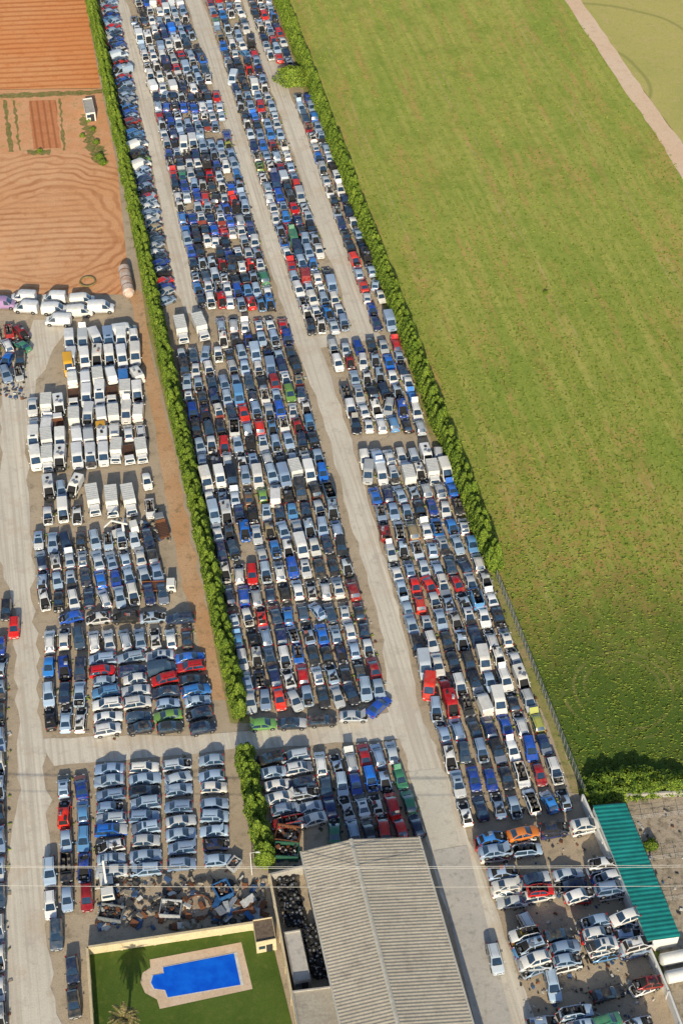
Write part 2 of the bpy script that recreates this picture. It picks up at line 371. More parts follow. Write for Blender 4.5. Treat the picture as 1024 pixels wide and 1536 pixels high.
fill([(140,1146),(342,1132),(140,1322),(352,1298)],'side',4.9,2.35,.01,w=(12,74,7,4,3,.5),states=OKS,kinds=(30,34,24,12,0))
fill([(82,1165),(135,1160),(88,1370),(145,1368)],'col',2.6,4.8,.12,w=(14,30,30,20,5,1))
for x,y,c in((75,1308,SIL[0]),(76,1357,WHITE[0]),(85,1402,DARK[4]),(109,1455,DARK[1]),(111,1506,DARK[3]),(10,915,DARK[0]),(22,942,RED[0]),(742,1438,SIL[2]),(792,1390,WHITE[0]),(828,1478,SIL[0])):
    put_car(G(x,y,.6,0),heading(-A)+U(-.1,.1)+(.25 if x==792 else 0),'hatch' if R()<.5 else 'wagon','ok',c)
fill([(-120,900),(12,960),(-120,1560),(8,1560)],'col',2.6,4.7,.05,w=(18,30,30,14,7,1))
for x,y in((5,456),(36,446),(40,462),(82,447),(82,464),(124,450),(120,468),(-40,455),(88,481),(152,462)):
    o=put_car(G(x,y,.9,0),heading(Vector((1 if R()<.5 else -1,.08,0)))+U(-.1,.1),'van','ok',(.4,.25,.5) if x==5 else random.choice(WHITE))
put_car(G(187,495,.9,0),heading(Vector((1,.2,0))),'van','ok',WHITE[0])
put_car(G(103,548,1.2,0),heading(-A),'van','ok',(.8,.42,.02)).scale=(1.05,1.1,1.2)
put_car(G(153,650,1.2,0),heading(-A),'van','ok',(.75,.38,.02))
for x,y,rz in((272,494,.02),(301,490,.12)):
    obj('box_truck',LB,G(x,y,1.5,.05),heading(-A)+rz,(.75,.76,.78),scale=(.95,.95,.85))
for x,y,rz in((140,750,.02),(168,752,-.05),(194,750,.04)):
    obj('box_truck',LB,G(x,y,1.5,.05),heading(-A)+rz,(.75,.76,.78),scale=(.92,.9,.85))
obj('flatbed_truck',LF,G(238,880,.8,.05),heading(Vector((1,.05,0))),(.78,.78,.74),scale=(.9,.85,.9))
obj('flatbed_truck',LF,G(243,790,.8,.05),heading(Vector((-.3,1,0))),(.2,.22,.25),scale=(.8,.8,.8))
def stack(x,y,nz,na):
    base=G(x,y,1.5,0)
    for a in range(na):
        for z in range(nz):
            if z==nz-1 and nz>1 and R()<.1: continue
            p=base-A*(a*2.0)+Vector((U(-.25,.25),U(-.15,.15),0))
            st=random.choices(STATES,(22,18,5,26,14,3,8,4))[0]
            kd=random.choices(('hatch','sedan','wagon','mpv'),(44,25,16,15))[0]
            put_car(p,heading(C*random.choice((1,-1)))+random.gauss(0,.08),kd,st,w=(24,32,20,9,10,4),z=.05+z*1.25,name='stacked_car',roll=.05)
for x,y,nz,na in((735,1262,2,2),(783,1254,2,2),(830,1244,2,1),(877,1238,2,1),
    (754,1312,2,3),(803,1320,2,2),(852,1308,2,3),(902,1300,2,3),
    (787,1410,3,3),(838,1404,2,3),(888,1390,3,3),(936,1386,3,3),(912,1486,1,1),(968,1476,2,1),(862,1520,2,3),(812,1530,1,2),(905,1535,2,2),(955,1540,2,2)):
    stack(x,y,nz,na)
# ------------------------------------------------------------------ ground sheets
def sheet(name,pts,z,mat,jit=.0,step=2.5):
    P=[G(x,y) for x,y in pts]; out=[]
    for i in range(len(P)):
        a,b=P[i],P[(i+1)%len(P)]; n=max(1,min(160,int((b-a).length/step))) if jit else 1
        d=(b-a); nn=Vector((d.y,-d.x,0)).normalized() if d.length>0 else Vector()
        for k in range(n): out.append(a.lerp(b,k/n)+nn*U(-jit,jit))
    me=bpy.data.meshes.new(name); me.from_pydata([(p.x,p.y,z) for p in out],[],[tuple(range(len(out)))[::-1]]); me.materials.append(mat); me.update()
    if me.polygons[0].normal.z<0: me.flip_normals()
    return obj(name,me)
def ribbon(name,pts,z,mat,jit=.3):
    P=[]
    for i in range(len(pts)-1):
        a=pts[i];b=pts[i+1]
        for k in range(6):
            t=k/6; P.append(tuple(a[j]*(1-t)+b[j]*t for j in range(3)))
    P.append(pts[-1]); v=[];f=[]
    for x,y,w in P:
        a=G(x-w,y);b=G(x+w,y); v+=[(a.x+U(-jit,jit),a.y,z),(b.x+U(-jit,jit),b.y,z)]
    for i in range(len(P)-1): f.append((2*i,2*i+2,2*i+3,2*i+1))
    me=bpy.data.meshes.new(name); me.from_pydata(v,[],f); me.materials.append(mat); me.update()
    if me.polygons[0].normal.z<0: me.flip_normals()
    return obj(name,me)
g=earth('farmland',(.22,.22,.07),(.30,.20,.10),(.16,.2,.05),(.008,.03,1))
me=bpy.data.meshes.new('ground'); me.from_pydata([(-4000,-3000,0),(4000,-3000,0),(4000,6000,0),(-4000,6000,0)],[],[(0,1,2,3)]); me.materials.append(g); obj('ground',me)
yardm=earth('yard_dirt',(.50,.40,.29),(.58,.48,.36),(.33,.27,.20),(.06,.5,5),speck=(.16,.13,.10),th=(.48,.75))
sheet('yard_ground',[(112,-90),(385,-90),(418,0),(742,870),(872,1190),(1000,1480),(1150,1800),(-500,1800),(-500,442),(150,442),(196,442)],.02,yardm)
def tracks(t,P,c):
    v=stretched(t,P,C,1.6,A,.025)
    n=noise(t,v,1.0,4,.6)
    c=mix(t,mth(t,'MULTIPLY',ramp(t,n,.45,.62),.55),c,(.46,.40,.33))
    v=stretched(t,P,C,.8,A,.02); n=noise(t,v,1.0,3,.6)
    c=mix(t,mth(t,'MULTIPLY',ramp(t,n,.55,.68),.5),c,(.80,.74,.63))
    big=noise(t,P,.16,5,.7)
    c=mix(t,mth(t,'MULTIPLY',ramp(t,big,.5,.68),.5),c,(.54,.43,.31))
    return mix(t,mth(t,'MULTIPLY',ramp(t,noise(t,P,.9,4,.75),.62,.75),.5),c,(.30,.26,.22))
roadm=earth('gravel_road_surface',(.70,.64,.55),(.78,.72,.62),(.60,.54,.47),(.05,.4,6),extra=tracks,bs=.4,dk=.8)
ribbon('central_gravel_road',[(272,-60,11),(290,0,12),(318,80,13),(350,190,14),(385,300,15),(420,400,16),(452,490,18),(478,560,17),(510,660,16),(540,770,18),(566,860,17),(592,960,18),(604,1060,22),(632,1130,25),(655,1200,28),(690,1320,36),(735,1450,38),(770,1560,40),(800,1700,40)],.04,roadm)
ribbon('west_gravel_road',[(163,-60,8),(180,0,9),(196,60,11),(210,120,12),(228,190,13),(248,270,15),(264,350,16),(282,440,17),(292,470,12)],.045,roadm)
ribbon('east_gravel_road',[(352,-60,5),(372,10,7),(390,60,9),(412,112,13),(440,190,14),(470,280,16),(500,360,18),(530,430,19),(540,500,18)],.05,roadm)
sheet('junction_road',[(455,500),(560,488),(575,508),(480,522)],.055,roadm,.3)
sheet('cross_gravel_road',[(55,1108),(350,1100),(590,1068),(625,1105),(355,1124),(80,1150)],.055,roadm,.3)
ribbon('yard_lane',[(80,480,30),(30,570,26),(20,680,20),(18,800,28),(35,900,16),(42,1000,16),(45,1100,18),(52,1200,24),(40,1320,28),(40,1420,34),(55,1540,36)],.06,roadm,.6)
dirtm=earth('red_dirt',(.62,.36,.19),(.66,.43,.26),(.40,.27,.15),(.1,.7,4))
ribbon('dirt_verge',[(195,420,5),(205,448,9),(225,560,10),(250,680,12),(272,800,13),(295,900,14),(330,1050,14)],.045,dirtm,.4)
concm=earth('concrete_slab',(.68,.63,.54),(.74,.69,.59),(.56,.51,.44),(.1,1,8),bs=.1)
sheet('concrete_apron',[(612,1158),(662,1152),(690,1268),(648,1276)],.065,concm)
concg=earth('concrete_lane',(.56,.53,.49),(.64,.60,.55),(.42,.40,.37),(.1,1,8),bs=.1,speck=(.34,.31,.28))
sheet('concrete_lane',[(650,1276),(700,1268),(768,1536),(800,1700),(740,1700),(712,1536)],.07,concg)
fc=G(935,1035)
dotC0=G(560,300).dot(C)
def greenx(t,P,c):
    c=mix(t,mth(t,'MULTIPLY',ramp(t,mth(t,'ADD',dotp(t,P,A),mth(t,'MULTIPLY',noise(t,P,.02,4),70.)),150,330),.5),c,(.44,.45,.11))
    # drill rows: fine, uneven in strength
    w=mth(t,'SINE',mth(t,'ADD',mth(t,'MULTIPLY',dotp(t,P,C),2*math.pi/2.2),mth(t,'MULTIPLY',noise(t,P,.05,3),5.)))
    c=mix(t,mth(t,'MULTIPLY',ramp(t,w,-.2,1),mth(t,'MULTIPLY',ramp(t,noise(t,P,.04,4),.35,.65),.32)),c,(.17,.25,.04))
    s=stretched(t,P,C,.5,A,.015); n=noise(t,s,1.0,6,.75)
    c=mix(t,mth(t,'MULTIPLY',ramp(t,n,.45,.62),.6),c,(.50,.45,.13))
    s=stretched(t,P,C,.09,A,.03); n=noise(t,s,1.0,5,.7)
    c=mix(t,mth(t,'MULTIPLY',ramp(t,n,.47,.62),.45),c,(.22,.32,.05))
    s2=stretched(t,P,C,.30,A,.03); n2=noise(t,s2,1.0,6,.75); n3=noise(t,P,1.2,4,.8)
    k=mth(t,'MULTIPLY',ramp(t,n2,.49,.61),ramp(t,n3,.40,.56))
    c=mix(t,mth(t,'MULTIPLY',k,.7),c,(.55,.30,.13))
    for off in(6.0,31.0,58.0):
        q=mth(t,'ABSOLUTE',mth(t,'SUBTRACT',mth(t,'ABSOLUTE',mth(t,'SUBTRACT',mth(t,'ADD',dotp(t,P,C),mth(t,'MULTIPLY',noise(t,P,.01,2),6.)),dotC0+off)),.9))
        k=mth(t,'MULTIPLY',mth(t,'SUBTRACT',1.0,ramp(t,q,.1,.4)),ramp(t,noise(t,P,.07,3),.42,.6))
        c=mix(t,mth(t,'MULTIPLY',k,.6),c,(.50,.40,.17))
    c=mix(t,mth(t,'MULTIPLY',ramp(t,noise(t,P,.55,5,.8),.46,.66),.5),c,(.15,.22,.03))
    c=mix(t,mth(t,'MULTIPLY',ramp(t,noise(t,P,.09,6,.75),.50,.64),.42),c,(.16,.25,.035))
    dd=dist(t,P,G(890,870)); k=mth(t,'MULTIPLY',mth(t,'SUBTRACT',1.0,ramp(t,dd,8,40)),ramp(t,noise(t,P,.35,6,.8),.44,.6))
    c=mix(t,mth(t,'MULTIPLY',k,.7),c,(.44,.27,.10))
    d=dist(t,P,G(930,1210)); wob=mth(t,'ADD',d,mth(t,'MULTIPLY',noise(t,P,.07,6,.75),50.))
    c=mix(t,mth(t,'MULTIPLY',mth(t,'SUBTRACT',1.0,ramp(t,wob,44,84)),.9),c,(.06,.115,.018))
    d2=mth(t,'ADD',dist(t,P,fc),mth(t,'MULTIPLY',noise(t,P,.1,3),2.)); rg=mth(t,'SINE',mth(t,'MULTIPLY',d2,2*math.pi/1.7))
    m=mth(t,'MULTIPLY',ramp(t,rg,.2,1.),mth(t,'MULTIPLY',ramp(t,d2,6,8),mth(t,'SUBTRACT',1.0,ramp(t,d2,10,13))))
    m=mth(t,'MULTIPLY',m,ramp(t,noise(t,P,.12,4),.42,.62))
    return mix(t,mth(t,'MULTIPLY',m,.6),c,(.28,.23,.09))
gm=earth('crop_green',(.33,.40,.06),(.40,.45,.08),(.25,.34,.05),(.03,.35,3.0),bs=1.0,extra=greenx,dk=.5)
sheet('green_field',[(385,-90),(418,0),(742,870),(872,1188),(1400,1150),(1400,700),(1024,262),(985,200),(940,140),(892,68),(848,0),(790,-90)],.03,gm)
def farx(t,P,c):
    w=mth(t,'SINE',mth(t,'ADD',mth(t,'MULTIPLY',dist(t,P,G(850,120)),2*math.pi/20),mth(t,'MULTIPLY',noise(t,P,.02,2),4.)))
    c=mix(t,mth(t,'MULTIPLY',ramp(t,w,.975,1),.5),c,(.2,.22,.07))
    return mix(t,mth(t,'MULTIPLY',ramp(t,noise(t,P,.7,5,.8),.5,.68),.4),c,(.26,.29,.08))
fm=earth('crop_pale',(.56,.50,.17),(.44,.44,.13),(.62,.50,.22),(.02,.3,3),extra=farx)
sheet('pale_field',[(812,-90),(868,0),(912,62),(962,132),(1008,195),(1040,250),(1400,700),(1600,-90)],.03,fm)
trm=earth('track_dirt',(.84,.60,.42),(.86,.66,.49),(.74,.53,.37),(.05,.5,4),bs=.3)
ribbon('farm_track',[(800,-90,11),(857,0,12),(903,65,13),(952,138,14),(998,202,15),(1034,258,17),(1120,400,20),(1300,660,22)],.05,trm,.25)
rowsC=lambda per,amt,dk:(lambda t,P,c: mix(t,mth(t,'MULTIPLY',ramp(t,mth(t,'SINE',mth(t,'ADD',mth(t,'MULTIPLY',dotp(t,P,(A+C*.12)),2*math.pi/per),mth(t,'MULTIPLY',noise(t,P,.1,3),2.5))),-.2,1),mth(t,'ADD',mth(t,'MULTIPLY',noise(t,P,.06,4),.9),amt-.45)),c,dk))
rm=earth('red_soil',(.88,.35,.13),(.88,.42,.18),(.80,.29,.10),(.04,.4,3),extra=rowsC(2.4,.6,(.48,.14,.045)),bs=.8)
sheet('red_soil_field',[(-400,-90),(112,-90),(128,0),(152,132),(-400,140)],.03,rm)
rc=G(60,350)
def rings(t,P,c):
    d=mth(t,'ADD',dist(t,P,rc),mth(t,'MULTIPLY',noise(t,P,.04,3),14.))
    w1=mth(t,'SINE',mth(t,'MULTIPLY',d,2*math.pi/2.2))
    w2=mth(t,'SINE',mth(t,'ADD',mth(t,'MULTIPLY',dotp(t,P,(A+C*.12)),2*math.pi/2.1),mth(t,'MULTIPLY',noise(t,P,.06,3),6.)))
    k=ramp(t,d,19,25)
    w=mth(t,'ADD',mth(t,'MULTIPLY',ramp(t,w1,-.2,1),k),mth(t,'MULTIPLY',ramp(t,w2,-.2,1),mth(t,'SUBTRACT',1.0,k)))
    c=mix(t,mth(t,'MULTIPLY',w,mth(t,'ADD',mth(t,'MULTIPLY',ramp(t,noise(t,P,.09,4),.3,.65),.6),.25)),c,(.46,.19,.085))
    return mix(t,mth(t,'MULTIPLY',ramp(t,noise(t,P,.05,5,.7),.5,.7),.45),c,(.84,.42,.20))
rm2=earth('ploughed_soil',(.82,.42,.21),(.84,.49,.28),(.70,.33,.15),(.05,.3,3),extra=rings,bs=.8)
sheet('ploughed_field',[(-400,226),(150,232),(176,250),(196,442),(-400,442)],.035,rm2)
rm3=earth('garden_soil',(.78,.38,.19),(.82,.44,.25),(.50,.38,.15),(.2,.6,3))
sheet('garden_plot',[(-400,140),(152,133),(176,250),(150,232),(-400,226)],.04,rm3)
rm4=earth('bed_soil',(.66,.25,.11),(.72,.30,.14),(.52,.22,.1),(.2,.6,3),extra=(lambda t,P,c: mix(t,mth(t,'MULTIPLY',ramp(t,mth(t,'SINE',mth(t,'MULTIPLY',dotp(t,P,C),2*math.pi/1.5)),0,1),.7),c,(.32,.12,.05))))
sheet('vegetable_beds',[(44,152),(84,150),(92,222),(50,224)],.045,rm4,.2)
weed=earth('weeds',(.14,.19,.04),(.22,.25,.07),(.42,.27,.13),(.3,1.5,4),th=(.42,.6))
sheet('weed_strip',[(0,141),(152,135),(153,141),(0,148)],.05,weed,.4,1)
sheet('weed_strip',[(5,150),(9,150),(22,228),(14,228)],.05,weed,.3,1)
sheet('weed_strip',[(20,150),(23,150),(32,226),(28,226)],.05,weed,.3,1)
sheet('weed_strip',[(88,148),(91,148),(99,226),(95,226)],.05,weed,.3,1)
sheet('weed_strip',[(120,172),(128,172),(160,235),(150,248),(134,235)],.05,weed,.9,.8)
sheet('weed_strip',[(40,226),(75,224),(75,232),(40,232)],.05,weed,.5,.8)
vg=earth('verge',(.32,.31,.1),(.42,.33,.17),(.15,.20,.05),(.2,1,4))
ribbon('grass_verge',[(130,-60,8),(142,0,8),(235,490,11),(362,1085,12)],.065,vg,.6)
ribbon('grass_verge',[(392,-60,9),(414,0,10),(592,475,11),(737,860,12),(868,1190,6)],.065,vg,.6)
# ------------------------------------------------------------------ foliage
def leafmat(name,c,c2):
    m,t,b=nt(name); oi=N(t,'ShaderNodeObjectInfo'); P=N(t,'ShaderNodeNewGeometry').outputs['Position']
    n=noise(t,P,.9,4,.7); f=mth(t,'ADD',mth(t,'MULTIPLY',oi.outputs['Random'],.35),mth(t,'MULTIPLY',n,.7))
    t.links.new(mix(t,ramp(t,f,.25,.8),c,c2),b.inputs['Base Color']); b.inputs['Roughness'].default_value=.7
    b.inputs['Specular IOR Level'].default_value=.2; return m
LM=[leafmat('leaf_mid',(.085,.15,.016),(.16,.24,.028)),leafmat('leaf_light',(.20,.29,.028),(.30,.38,.045)),leafmat('leaf_dark',(.03,.06,.012),(.06,.10,.02))]
bark=plain('bark',(.13,.09,.06),.9,0,.5,6)
def foliage(name,n,rx,ry,z0,z1,leaf,seed,cone=.5,lump=.2,trunk=True,hollow=.55,mats=None,pr=(.5,.27,.23)):
    rs=np.random.RandomState(seed)
    t=rs.rand(n)**.85; z=z0+(z1-z0)*t
    prof=np.sqrt(np.clip(1-(np.abs(t-.35)/.68)**2.2,0.02,1))*(1-cone*np.clip(t-.3,0,1))
    th=rs.rand(n)*2*math.pi
    ph=rs.rand(4)*6
    lf=1+lump*(np.sin(3*th+ph[0]+4*t)+.7*np.sin(5*th+ph[1]-7*t)+.6*np.sin(2*th+ph[2]+11*t))/1.6
    rad=(hollow+(1-hollow)*rs.rand(n)**.5)*prof*lf
    c=np.stack([np.cos(th)*rad*rx,np.sin(th)*rad*ry,z+rs.normal(0,.06,n)],1)
    nrm=np.stack([np.cos(th)*.8,np.sin(th)*.8,.35+t*.8],1)+rs.normal(0,.6,(n,3)); nrm/=np.linalg.norm(nrm,axis=1)[:,None]
    up=rs.normal(0,1,(n,3)); a=np.cross(nrm,up); a/=np.linalg.norm(a,axis=1)[:,None]; b=np.cross(nrm,a)
    s=(leaf*(.6+.8*rs.rand(n)))[:,None]
    v=np.stack([c-a*s,c-b*s*.55,c+a*s,c+b*s*.55],1).reshape(-1,3)
    f=np.arange(4*n).reshape(n,4).tolist(); mi=rs.choice([0,1,2],n,p=list(pr)).tolist()
    mb=MB((mats or LM)+[bark]); mb.v=[tuple(x) for x in v.tolist()]; mb.f=[tuple(x) for x in f]; mb.m=mi
    if trunk:
        mb.cyl((0,0,0),(0,0,z1*.6),.16,.06,7,3)
        for k in range(5):
            a_=k*1.3; mb.cyl((0,0,z0+.2+k*.15),(math.cos(a_)*rx*.6,math.sin(a_)*ry*.6,z0+(z1-z0)*.5),.06,.02,5,3)
    return mb.mesh(name)
CY=[foliage('cypress',2300,1.0,1.0,.1,3.6+.3*i,.13,i,.7,.30) for i in range(5)]
def hedge(name,p0,p1,sp,sc):
    a=G(*p0);b=G(*p1); e=bpy.data.objects.new(name,None); COL.objects.link(e); e.location=a
    L=(b-a).length; n=int(L/sp); d=(b-a).normalized(); cr=Vector((d.y,-d.x,0))
    for i in range(n):
        for side in(-.42,.42):
            p=d*(i*sp+U(-.35,.35))+cr*(side+U(-.28,.28)); s=U(.86,1.08)*sc
            obj('crown',random.choice(CY),(p.x,p.y,0),U(0,6.28),None,e,(s,s,s*U(.85,1.12)))
hedge('cypress_hedge',(128,-40),(362,1082),.88,.96)
hedge('cypress_hedge',(367,1138),(402,1308),.88,1.06)
hedge('cypress_hedge',(402,-45),(743,862),.88,1.1)
TR_=foliage('tree_crown',6000,3.6,3.4,1.2,5.2,.2,11,.2,.3)
obj('olive_tree',TR_,G(438,130),0)
BUSH=foliage('bush',1500,1.3,1.2,.0,1.7,.16,12,.2,.3,False)
e=bpy.data.objects.new('boundary_shrubs',None); COL.objects.link(e)
for i in range(60):
    t=i/59; p=G(880+t*230,1186-t*22)+Vector((U(-1,1),U(-1.6,1.6),0)); s=U(.5,1.35); obj('shrub',BUSH,p,U(0,6),None,e,(s*1.2,s*1.2,s))
for x,y,s in((150,238,.8),(145,215,.6),(124,205,.5),(155,246,.7),(133,182,.5),(60,228,.5),(975,1270,.8),(1010,1180,1.2),(140,195,.5),(818,440,.4)):
    obj('bush',BUSH,G(x,y),U(0,6),None,None,(s,s,s))
def inpoly(x,y,poly):
    c=False;j=len(poly)-1
    for i in range(len(poly)):
        if (poly[i][1]>y)!=(poly[j][1]>y) and x<(poly[j][0]-poly[i][0])*(y-poly[i][1])/(poly[j][1]-poly[i][1])+poly[i][0]: c=not c
        j=i
    return c
def tufts(name,n,poly,smin,smax,mats):
    mb=MB(mats)
    xs=[p[0] for p in poly]; ys=[p[1] for p in poly]
    k=0
    while k<n:
        x=U(min(xs),max(xs));y=U(min(ys),max(ys))
        if not inpoly(x,y,poly): continue
        k+=1; p=G(x,y); s=U(smin,smax)
        for _ in range(3):
            a=U(0,3.14); dx=math.cos(a)*s; dy=math.sin(a)*s; h=s*U(.4,.8)
            mb.quad([(p.x-dx,p.y-dy,.03),(p.x+dx,p.y+dy,.03),(p.x+dx*.7+U(-.1,.1),p.y+dy*.7,h),(p.x-dx*.7,p.y-dy*.7+U(-.1,.1),h)],random.choice((0,0,1)))
    return obj(name,mb.mesh(name))
FP=[(418,0),(742,870),(872,1188),(1030,1170),(1030,270),(985,200),(940,140),(892,68),(848,0)]
TM=[leafmat('crop_blade',(.10,.17,.03),(.18,.25,.04)),leafmat('crop_blade_light',(.20,.27,.05),(.28,.32,.07))]
tufts('field_grass',26000,FP,.10,.3,TM)
mb=MB([LM[0],LM[1]])
for p in random.sample(PLACED,700):
    q=p+C*(1.2+U(-.15,.15))+A*U(-2,2)
    for _ in range(4):
        a=U(0,3.14);s=U(.1,.3); dx=math.cos(a)*s;dy=math.sin(a)*s;o=Vector((U(-.3,.3),U(-.3,.3),0))
        mb.quad([(q.x+o.x-dx,q.y+o.y-dy,.05),(q.x+o.x+dx,q.y+o.y+dy,.05),(q.x+o.x+dx*.6,q.y+o.y+dy*.6,s),(q.x+o.x-dx*.6,q.y+o.y-dy*.6,s)],random.choice((0,1)))
obj('yard_weeds',mb.mesh('yard_weeds'))
deb=[plain('scrap_dark',(.05,.05,.055),.7),plain('scrap_light',(.6,.6,.58),.5),plain('scrap_blue',(.05,.1,.22),.5),M['rust'],plain('scrap_tan',(.35,.3,.24),.8)]
mb=MB(deb)
def junk(x0,y0,x1,y1,n,smax=.8):
    for _ in range(n):
        p=G(U(x0,x1),U(y0,y1)); s=U(.1,1)**1.6*smax+.06
        rot=Matrix.Rotation(U(0,3.14),3,'Z')@Matrix.Rotation(U(-.5,.5),3,'X')
        mb.box((p.x,p.y,.1+s*.15),(s,s*U(.3,1),s*U(.1,.5)),random.choice((0,0,0,1,2,3,4,4)),rot,U(.6,1))
for p in random.sample(PLACED,1100):
    s=U(.15,.6); mb.box((p.x+1.2+U(-.1,.1),p.y+U(-2,2),.12),(s,s*U(.4,1.5),.12),random.choice((0,0,1,3,4)),Matrix.Rotation(U(0,3),3,'Z'))
junk(145,1318,400,1392,520,1.2); junk(170,778,255,812,160,.9); junk(0,560,40,600,90); junk(770,1240,980,1536,380,.6); junk(415,1250,450,1300,70,.9)
junk(270,145,320,175,110,.9); junk(940,1200,1024,1400,60,.6)
obj('scrap_debris',mb.mesh('scrap_debris'))
# ------------------------------------------------------------------ buildings
def ribbed(name,p00,p01,p10,p11,mats,rib=.45,amp=.06,parent=None,mi=0):
    mb=MB(mats); L=(p10-p00).length; n=int(L/rib)*4
    pr=[0,1,1,0]
    for i in range(n):
        a=i/n;b=(i+1)/n; ha=pr[i%4]*amp; hb=pr[(i+1)%4]*amp
        q=[p00.lerp(p10,a)+Vector((0,0,ha)),p01.lerp(p11,a)+Vector((0,0,ha)),p01.lerp(p11,b)+Vector((0,0,hb)),p00.lerp(p10,b)+Vector((0,0,hb))]
        mb.quad(q,mi)
    return obj(name,mb.mesh(name),parent=parent)
def wallquad(mb,a,b,z0,z1a,z1b,mi):
    mb.quad([(a.x,a.y,z0),(b.x,b.y,z0),(b.x,b.y,z1b),(a.x,a.y,z1a)],mi)
def streaks(t,P,c):
    v=stretched(t,P,A,1.1,C,.12); n=noise(t,v,1.0,4,.7)
    return mix(t,mth(t,'MULTIPLY',ramp(t,n,.48,.7),.45),c,(.30,.26,.21))
roofm=earth('roof_sheet',(.46,.42,.35),(.52,.47,.39),(.38,.34,.29),(.1,.5,3),rough=.55,bs=.05,extra=streaks)
creamm=earth('render_cream',(.70,.58,.37),(.75,.63,.44),(.55,.45,.29),(.2,1,5),bs=.1)
greym=earth('block_wall',(.46,.44,.41),(.52,.49,.45),(.36,.34,.32),(.2,1,5),bs=.1)
whitem=plain('white_paint',(.72,.72,.70),.6,0,.15)
capm=plain('ridge_metal',(.58,.55,.48),.5,.1)
wh=bpy.data.objects.new('warehouse',None); COL.objects.link(wh)
e0=6.2;rz=7.8
LT=G(452,1277,e0);RT=G(627,1255,e0); D=-A*52
L1,R1=LT+D,RT+D
RG=LT.lerp(RT,.42); RG.z=rz; G1=RG+D
ribbed('roof_left',LT,RG,L1,G1,[roofm],.5,.045,wh); ribbed('roof_right',RT,RG,R1,G1,[roofm],.5,.045,wh)
mb=MB([greym,capm,M['trim'],M['glass']])
ins=lambda p,k:Vector((p.x,p.y,0))+C*k
a=ins(LT,.25)-A*.2;b_=ins(RT,-.25)-A*.2; m_=Vector((RG.x,RG.y,0))-A*.2
mb.quad([(b_.x,b_.y,0),(a.x,a.y,0),(a.x,a.y,e0-.05),(m_.x,m_.y,rz-.08),(b_.x,b_.y,e0-.05)],0)
for q in(a,b_): wallquad(mb,q,q+D,0,e0-.05,e0-.05,0)
cx=[RG+C*.3+Vector((0,0,.06)),RG-C*.3+Vector((0,0,.06))]
mb.quad([cx[0],RG+Vector((0,0,.18)),G1+Vector((0,0,.18)),cx[0]+D],1); mb.quad([cx[1],RG+Vector((0,0,.18)),G1+Vector((0,0,.18)),cx[1]+D],1)
ang=math.atan2(A.y,A.x)-math.pi/2
for s_,P0 in((1,RT),(-1,LT)):
    c0=P0+C*s_*.12
    mb.box(c0+D*.5+Vector((0,0,-.05)),(.25,52,.2),1,Matrix.Rotation(ang,3,'Z'))
    for k in range(7): mb.box(Vector((P0.x,P0.y,0))-C*s_*.22-A*(5+k*7)+Vector((0,0,1.8 if k%3 else 2.0)),(.08,3.0,1.2 if k%3 else 4.0),3 if k%3 else 2,Matrix.Rotation(ang,3,'Z'))
obj('walls',mb.mesh('walls'),parent=wh)
def block(pts,h,wm,rmat,par=.25):
    P=[G(x,y,h) for x,y in pts]; mb=MB([wm,rmat,M['trim'],M['glass']]); n=len(P)
    mb.quad([(p.x,p.y,h-par) for p in P],1)
    c=sum(P,Vector())/n
    for i in range(n):
        a,b=P[i],P[(i+1)%n]; wallquad(mb,a,b,0,h,h,0)
        ai,bi=a.lerp(c,.05),b.lerp(c,.05)
        mb.quad([a,b,bi,ai],0); mb.quad([ai,bi,(bi.x,bi.y,h-par),(ai.x,ai.y,h-par)],0)
    a,b=P[2],P[3]; d=(b-a).normalized(); nn=Vector((d.y,-d.x,0))
    if nn.y>0: nn=-nn
    r=Matrix.Rotation(math.atan2(d.y,d.x),3,'Z')
    q=a.lerp(b,.35)+nn*.02; mb.box((q.x,q.y,1.0),(.9,.06,2.0),2,r)
    q=a.lerp(b,.72)+nn*.02; mb.box((q.x,q.y,1.5),(.9,.06,.8),3,r)
    return mb
teal=plain('teal_sheet',(.012,.26,.24),.5,.1,.35,.3)
mb=block([(438,1486),(502,1478),(520,1560),(452,1570)],4.2,greym,roofm); obj('annex_building',mb.mesh('annex'))
mb=block([(426,1398),(450,1394),(466,1468),(441,1472)],2.8,greym,concg); obj('storage_shed',mb.mesh('storage'))
mb=block([(379,1380),(408,1375),(414,1408),(384,1414)],3.2,creamm,plain('hut_roof',(.2,.15,.11),.9,0,.5)); obj('pool_house',mb.mesh('pool_house'))
ts=bpy.data.objects.new('teal_roof_shed',None); COL.objects.link(ts)
a0,a1,b0,b1=G(888,1208,3.6),G(937,1204,3.0),G(970,1412,3.6),G(1020,1405,3.0)
ribbed('roof',a0,a1,b0,b1,[teal],.7,.07,ts)
mb=MB([whitem,M['trim']])
i0,i1,j0,j1=[Vector((p.x,p.y,0)) for p in(a0,a1,b0,b1)]
wallquad(mb,i0+C*.2,j0+C*.2,0,3.55,3.55,0);wallquad(mb,i1-C*.2,j1-C*.2,0,2.95,2.95,0);wallquad(mb,j0+C*.2+A*.1,j1-C*.2+A*.1,0,3.55,2.95,0);wallquad(mb,i0+C*.2-A*.1,i1-C*.2-A*.1,0,3.55,2.95,0)
obj('walls',mb.mesh('walls'),parent=ts)
